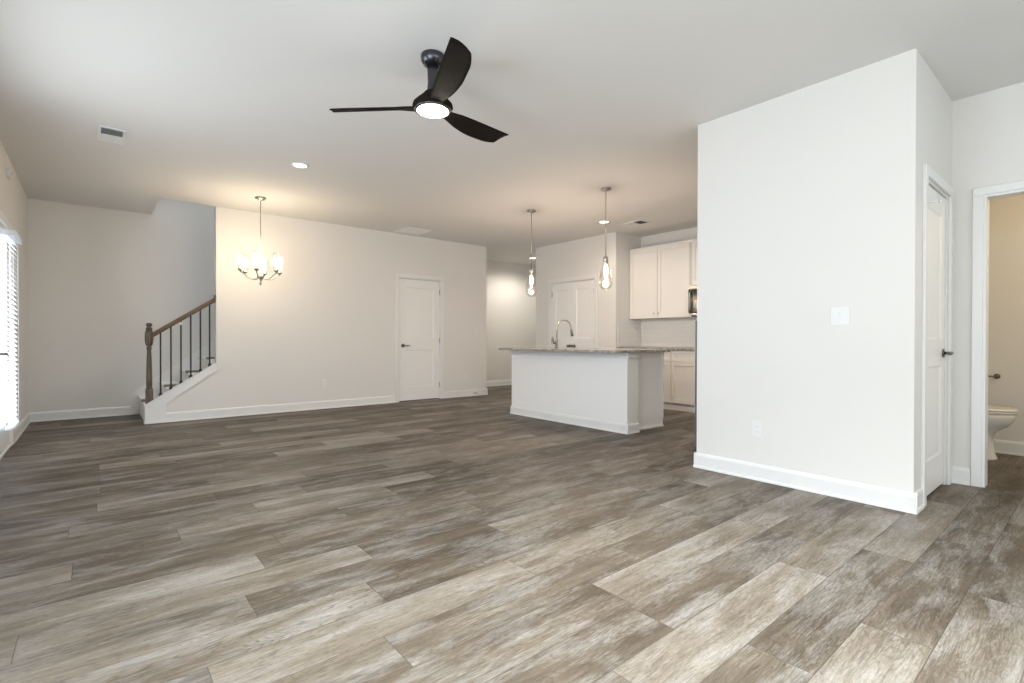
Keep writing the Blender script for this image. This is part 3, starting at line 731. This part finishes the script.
bm = B(); tube(bm, [(5.395, YW - .012, .055), (5.395, YW - .020, .055), (5.395, YW - .022, .055), (5.395, YW - .085, .055)], [.012, .012, .006, .006], 10); t = thing('door_stop', 'small metal door stop on the back wall baseboard by the hallway', 'door stop', (5.395, YW - .012, .055)); obj('spring', bm, M['nickel'], t)
bm = B(); tube(bm, [(5.395, YW - .085, .055), (5.395, YW - .098, .055)], .009, 10); obj('rubber_tip', bm, M['rubber'], t)

# ------------------------------------------------------------------ island
XI, YI0, YI1 = 4.506, 3.425, 5.409; XIE = 5.27; CT0, CT1 = .893, .923
t = thing('kitchen_island', 'white panelled kitchen island with baseboard below granite top', 'island', (4.83, 4.39, 0))
bm = B(); box(bm, XI, XI + .20, YI0, YI1, 0, CT0); obj('half_wall', bm, M['island'], t)
bm = B(); ya, yb = YI0 + .055, YI1 - .03
box(bm, XI + .20, XIE, ya, 4.22, .0, CT0 - .001); box(bm, XI + .20, XIE, 4.88, yb, .0, CT0 - .001); box(bm, XI + .20, XIE, 4.22, 4.88, 0, .68)
box(bm, XI + .20, 4.78, 4.22, 4.88, .68, CT0 - .001); box(bm, 5.14, XIE, 4.22, 4.88, .68, CT0 - .001); obj('cabinet_body', bm, M['island'], t)
bm = B(); box(bm, XIE - .02, XIE, YI0 + .045, YI0 + .055, .10, CT0 - .001); obj('corner_strip', bm, M['trim'], t)
bm = B(); prof = [(0, 0), (.021, 0), (.021, .010), (.017, .019), (.0125, .019), (.0125, .085), (.006, .105), (0, .107)]
prism(bm, [(XI - d_, z) for d_, z in prof], 'y', YI0 - .021, YI1 + .012)
prism(bm, [(YI0 - d_, z) for d_, z in prof], 'x', XI - .012, XI + .20)
prism(bm, [(YI1 + d_, z) for d_, z in prof], 'x', XI - .012, XI + .20); obj('baseboard', bm, M['trim'], t)
bm = B(); box(bm, XI + .20, XIE, YI0 + .040, YI0 + .055, 0, .016); obj('shoe_moulding', bm, M['trim'], t)
bm = B(); box(bm, XI - .017, XI + .20, YI0 - .017, YI1 + .012, CT0 - .064, CT0 - .001, .004); obj('cap_trim', bm, M['trim'], t)
# kitchen side doors of the island
for k in range(4):
    y0 = YI0 + .08 + k * .478; bm = B()
    door_slab(bm, 'x', XIE + .020, 1, y0, y0 + .46, .11, .87, [(y0 + .06, y0 + .40, .17, .81)], .019); dd = obj('door', bm, M['island'], t)
    bm = B(); tube(bm, [(XIE + .020, y0 + .40, .80), (XIE + .035, y0 + .40, .80), (XIE + .045, y0 + .40, .80)], [.006, .006, .013], 12); obj('knob', bm, M['nickel'], dd)

def slab_with_hole(name, outline, hole, z0, z1, m, label):
    cu = bpy.data.curves.new('outline', 'CURVE'); cu.dimensions = '2D'; cu.fill_mode = 'BOTH'; cu.extrude = (z1 - z0) / 2 - .003; cu.bevel_depth = .003; cu.bevel_resolution = 2; cu.offset = -.003
    for pts in ([outline] + ([hole] if hole else [])):
        sp = cu.splines.new('POLY'); sp.points.add(len(pts) - 1); sp.use_cyclic_u = True
        for i, (x, y) in enumerate(pts): sp.points[i].co = (x, y, 0, 1)
    tmp = bpy.data.objects.new('outline', cu); C.objects.link(tmp); bpy.context.view_layer.update()
    dg = bpy.context.evaluated_depsgraph_get(); me = bpy.data.meshes.new_from_object(tmp.evaluated_get(dg)); bpy.data.objects.remove(tmp)
    bm = B(); bm.from_mesh(me); bpy.data.meshes.remove(me); bmesh.ops.remove_doubles(bm, verts=bm.verts[:], dist=1e-5)
    bmesh.ops.translate(bm, verts=bm.verts[:], vec=(0, 0, (z0 + z1) / 2))
    for f in bm.faces: f.material_index = 0; f.smooth = False
    o = obj(name, bm, m); tag(o, label, 'countertop'); return o
def rrect(x0, x1, y0, y1, r, n=6):
    pts = []
    for cx, cy, a in ((x1 - r, y1 - r, 0), (x0 + r, y1 - r, 90), (x0 + r, y0 + r, 180), (x1 - r, y0 + r, 270)):
        for k in range(n + 1): an = math.radians(a + 90 * k / n); pts.append((cx + r * math.cos(an), cy + r * math.sin(an)))
    return pts
SKX0, SKX1, SKY0, SKY1 = 4.80, 5.12, 4.25, 4.85
slab_with_hole('island_countertop', rrect(4.27, 5.30, 3.38, 5.445, .045), rrect(SKX0, SKX1, SKY0, SKY1, .05)[::-1], CT0, CT1, M['granite'], 'speckled granite slab on top of the island')
bm = B(); t_ = .004
box(bm, SKX0 + .002, SKX1 - .002, SKY0 + .002, SKY1 - .002, .70, .706)
for q in ((SKX0 - t_, SKX0, SKY0, SKY1), (SKX1, SKX1 + t_, SKY0, SKY1), (SKX0, SKX1, SKY0 - t_, SKY0), (SKX0, SKX1, SKY1, SKY1 + t_)): box(bm, *q, .70, CT0 - .0005)
t = thing('sink', 'steel undermount sink sunk in the island worktop beside the faucet', 'sink', (4.96, 4.55, .70)); obj('basin', bm, M['steel'], t)
bm = B(); lathe(bm, 4.96, 4.55, [(.04, .706), (.04, .709), (.02, .709)], 20); obj('drain', bm, M['dark_nickel'], t)

# faucet
FXc, FYc = 4.72, 4.735
t = thing('faucet', 'tall gooseneck pull-down kitchen faucet on the island worktop', 'faucet', (FXc, FYc, CT1))
bm = B(); lathe(bm, FXc, FYc, [(.027, CT1), (.027, CT1 + .008), (.019, CT1 + .014), (.017, CT1 + .10), (.015, CT1 + .11)], 20); obj('base', bm, M['dark_nickel'], t)
pts = [(FXc, FYc, CT1 + .10), (FXc, FYc, CT1 + .27)]
for k in range(1, 13):
    a = PI * k / 12; pts.append((FXc + .105 * (1 - math.cos(a)), FYc - .03 * (1 - math.cos(a)), CT1 + .27 + .105 * math.sin(a)))
pts.append((FXc + .214, FYc - .062, CT1 + .245))
bm = B(); tube(bm, pts, .0115, 14); sp = obj('spout', bm, M['steel'], t)
bm = B(); tube(bm, [(FXc + .213, FYc - .061, CT1 + .250), (FXc + .222, FYc - .064, CT1 + .20), (FXc + .228, FYc - .066, CT1 + .16)], [.014, .018, .020], 14); obj('spray_head', bm, M['dark_nickel'], t)
bm = B(); tube(bm, [(FXc, FYc, CT1 + .065), (FXc - .012, FYc + .05, CT1 + .068)], [.014, .014], 12); tube(bm, [(FXc - .012, FYc + .048, CT1 + .07), (FXc - .014, FYc + .055, CT1 + .13), (FXc - .015, FYc + .06, CT1 + .155)], [.008, .006, .005], 10); obj('handle', bm, M['dark_nickel'], t)

# ------------------------------------------------------------------ kitchen wall
bm = B(); box(bm, XK - .008, XK - .0005, 3.0, YP, .924, 1.375); tag(obj('tile_backsplash', bm, M['tile_y']), 'glossy white tile backsplash between counter and wall cabinets', 'backsplash')
bm = B(); box(bm, 6.52, XK - .009, YP - .008, YP - .0005, .924, 1.375); tag(obj('tile_backsplash', bm, M['tile_x']), 'glossy tile backsplash return on the pantry side wall', 'backsplash')
def shaker(parent, name, face, y0, y1, z0, z1, knob=None, rail=.055):
    bm = B(); door_slab(bm, 'x', face, -1, y0, y1, z0, z1, [(y0 + rail, y1 - rail, z0 + rail, z1 - rail)] if z1 - z0 > .25 else [(y0 + .03, y1 - .03, z0 + .03, z1 - .03)], .019, .009, .003)
    dd = obj(name, bm, M['cab'], parent)
    if knob:
        bm = B(); ky, kz = knob; tube(bm, [(face, ky, kz), (face - .015, ky, kz), (face - .026, ky, kz)], [.005, .005, .012], 12); obj('knob', bm, M['nickel'], dd)
XU = 6.83
t = thing('wall_cabinet', 'two-door white wall cabinet left of the microwave', 'cabinet', (XK - .17, 4.60, 1.375))
bm = B(); box(bm, XU + .019, XK, 4.045, YP - .001, 1.378, 2.50); box(bm, XU + .012, XK, 4.042, YP - .001, 2.50, 2.53); obj('body', bm, M['cab'], t)
shaker(t, 'door', XU, 4.622, 5.145, 1.385, 2.49, (4.668, 1.455)); shaker(t, 'door', XU, 4.062, 4.615, 1.385, 2.49, (4.585, 1.455))
t = thing('wall_cabinet', 'short white wall cabinet above the microwave', 'cabinet', (XK - .17, 3.66, 1.84))
bm = B(); box(bm, XU + .019, XK, 3.28, 4.040, 1.84, 2.50); box(bm, XU + .012, XK, 3.28, 4.040, 2.50, 2.53); obj('body', bm, M['cab'], t)
shaker(t, 'door', XU, 3.665, 4.028, 1.85, 2.49, (3.69, 1.90)); shaker(t, 'door', XU, 3.29, 3.650, 1.85, 2.49, (3.62, 1.90))
t = thing('microwave', 'stainless microwave hung under the short cabinet beside block wall edge', 'microwave', (6.94, 3.66, 1.38))
bm = B(); box(bm, 6.77, XK - .01, 3.285, 4.035, 1.40, 1.835, .006); obj('body', bm, M['steel'], t)
bm = B(); box(bm, 6.745, 6.769, 3.47, 4.030, 1.425, 1.78, .004); dd = obj('door', bm, M['black'], t)
bm = B(); tube(bm, [(6.742, 3.99, 1.46), (6.715, 3.99, 1.48), (6.705, 3.99, 1.60), (6.715, 3.99, 1.73), (6.742, 3.99, 1.75)], .009, 10); obj('handle', bm, M['steel'], dd)
bm = B(); box(bm, 6.745, 6.769, 3.29, 3.465, 1.425, 1.78, .004); obj('control_panel', bm, M['black'], t)
bm = B(); box(bm, 6.745, 6.769, 3.29, 4.030, 1.785, 1.83, .003); obj('vent_grille', bm, M['steel'], t)
# base cabinets
XF = 6.53
for y0, y1, lab in ((4.18, 5.154, 'white base cabinet partly hidden behind the island end'), (3.765, 4.178, 'narrow white base cabinet beside the block wall edge')):
    t = thing('base_cabinet', lab, 'cabinet', ((XF + XK) / 2, (y0 + y1) / 2, 0))
    bm = B(); box(bm, XF + .019, XK - .004, y0, y1, .105, .885); obj('body', bm, M['cab'], t)
    bm = B(); box(bm, XF + .065, XK - .004, y0, y1, 0, .105); box(bm, XF + .05, XF + .065, y0, y1, 0, .075); obj('toe_kick', bm, M['trim'], t)
    n = 2 if y1 - y0 > .6 else 1
    for k in range(n):
        a = y0 + (y1 - y0) * k / n + .004; b = y0 + (y1 - y0) * (k + 1) / n - .004
        shaker(t, 'drawer', XF, a, b, .722, .872); shaker(t, 'door', XF, a, b, .115, .712)
bm = B(); box(bm, 6.50, XK - .009, 3.765, YP - .009, .886, .920, .004); tag(obj('kitchen_countertop', bm, M['granite']), 'granite counter along the kitchen wall below the backsplash', 'countertop')
t = thing('range', 'stainless range mostly hidden behind the block wall edge', 'range', (6.82, 3.46, 0))
bm = B(); box(bm, 6.53, XK - .012, 3.005, 3.758, .02, .905, .004); obj('body', bm, M['steel'], t)
bm = B(); box(bm, 6.49, 6.529, 3.01, 3.753, .22, .78, .004); dd = obj('oven_door', bm, M['black'], t)
bm = B(); tube(bm, [(6.488, 3.06, .73), (6.45, 3.07, .73), (6.45, 3.69, .73), (6.488, 3.70, .73)], .009, 10); obj('handle', bm, M['steel'], dd)
bm = B(); box(bm, 6.54, XK - .012, 3.015, 3.748, .9055, .915); obj('cooktop', bm, M['black'], t)
# fridge behind the block wall
t = thing('refrigerator', 'stainless refrigerator, only its front edge shows beside the block wall', 'refrigerator', (4.35, 1.84, 0))
bm = B(); box(bm, 3.905, 4.80, 1.41, 2.19, .02, 1.76, .004); obj('body', bm, M['appliance_side'], t)
bm = B(); box(bm, 3.900, 4.80, 2.195, 2.266, .125, 1.20, .008); dd = obj('door', bm, M['appliance_side'], t)
bm = B(); box(bm, 3.903, 4.797, 2.2665, 2.2685, .13, 1.195); obj('door_skin', bm, M['steel'], dd)
bm = B(); tube(bm, [(4.74, 2.268, .70), (4.74, 2.31, .71), (4.74, 2.31, 1.14), (4.74, 2.268, 1.15)], .010, 10); obj('handle', bm, M['steel'], dd)
bm = B(); box(bm, 3.930, 4.80, 2.195, 2.243, 1.21, 1.755, .008); dd = obj('freezer_door', bm, M['appliance_side'], t)
bm = B(); box(bm, 3.933, 4.797, 2.2435, 2.2455, 1.215, 1.75); obj('door_skin', bm, M['steel'], dd)
bm = B(); tube(bm, [(4.74, 2.245, 1.25), (4.74, 2.29, 1.26), (4.74, 2.29, 1.60), (4.74, 2.245, 1.61)], .010, 10); obj('handle', bm, M['steel'], dd)
bm = B(); box(bm, 3.915, 4.79, 2.191, 2.245, .03, .118, .004); obj('kick_grille', bm, M['black'], t)

# ------------------------------------------------------------------ bathroom
TX, TY = 6.02, .62
t = thing('toilet', 'white toilet seen through the bathroom doorway at right', 'toilet', (TX, .80, 0))
bm = B()
loft(bm, [(TX, .76, 0, .10, .115, .24), (TX, .76, .015, .10, .115, .24), (TX, .76, .05, .088, .10, .23), (TX, .76, .18, .075, .085, .23), (TX, .76, .24, .085, .105, .23), (TX, .755, .29, .130, .17, .24),
          (TX, .75, .34, .168, .205, .25), (TX, .75, .385, .180, .220, .25), (TX, .75, .405, .178, .218, .25), (TX, .75, .407, .14, .18, .22)], 40); obj('bowl', bm, M['porcelain'], t)
bm = B(); loft(bm, [(TX, .75, .410, .182, .226, .24), (TX, .75, .416, .188, .232, .24), (TX, .75, .424, .188, .232, .24), (TX, .75, .428, .184, .228, .24)], 40); obj('seat', bm, M['porcelain'], t)
bm = B(); loft(bm, [(TX, .75, .431, .182, .226, .24), (TX, .75, .436, .187, .231, .24), (TX, .75, .444, .186, .230, .24), (TX, .75, .452, .172, .215, .23)], 40); obj('lid', bm, M['porcelain'], t)
bm = B(); box(bm, TX - .21, TX + .21, .965, 1.15, .39, .73, .02); obj('tank', bm, M['porcelain'], t)
bm = B(); box(bm, TX - .22, TX + .22, .955, 1.155, .732, .762, .010); obj('tank_lid', bm, M['porcelain'], t)
bm = B(); tube(bm, [(TX - .15, .966, .68), (TX - .15, .945, .68), (TX - .09, .940, .675)], [.010, .007, .006], 10); obj('flush_lever', bm, M['nickel'], t)
t = thing('toilet_paper_holder', 'metal toilet paper holder on the bathroom wall above the toilet', 'holder', (XBW, .747, .70))
for y in (.695, .800):
    bm = B(); tube(bm, [(XBW, y, .705), (XBW - .008, y, .705), (XBW - .010, y, .705), (XBW - .062, y, .705)], [.024, .024, .010, .010], 14); obj('post', bm, M['dark_nickel'], t)
bm = B(); tube(bm, [(XBW - .055, .695, .705), (XBW - .055, .800, .705)], .008, 10); obj('bar', bm, M['dark_nickel'], t)
# bathroom vanity light (out of view) warms the little room
point('bath', (5.7, -.55, 2.2), *LT['bath'], .12)
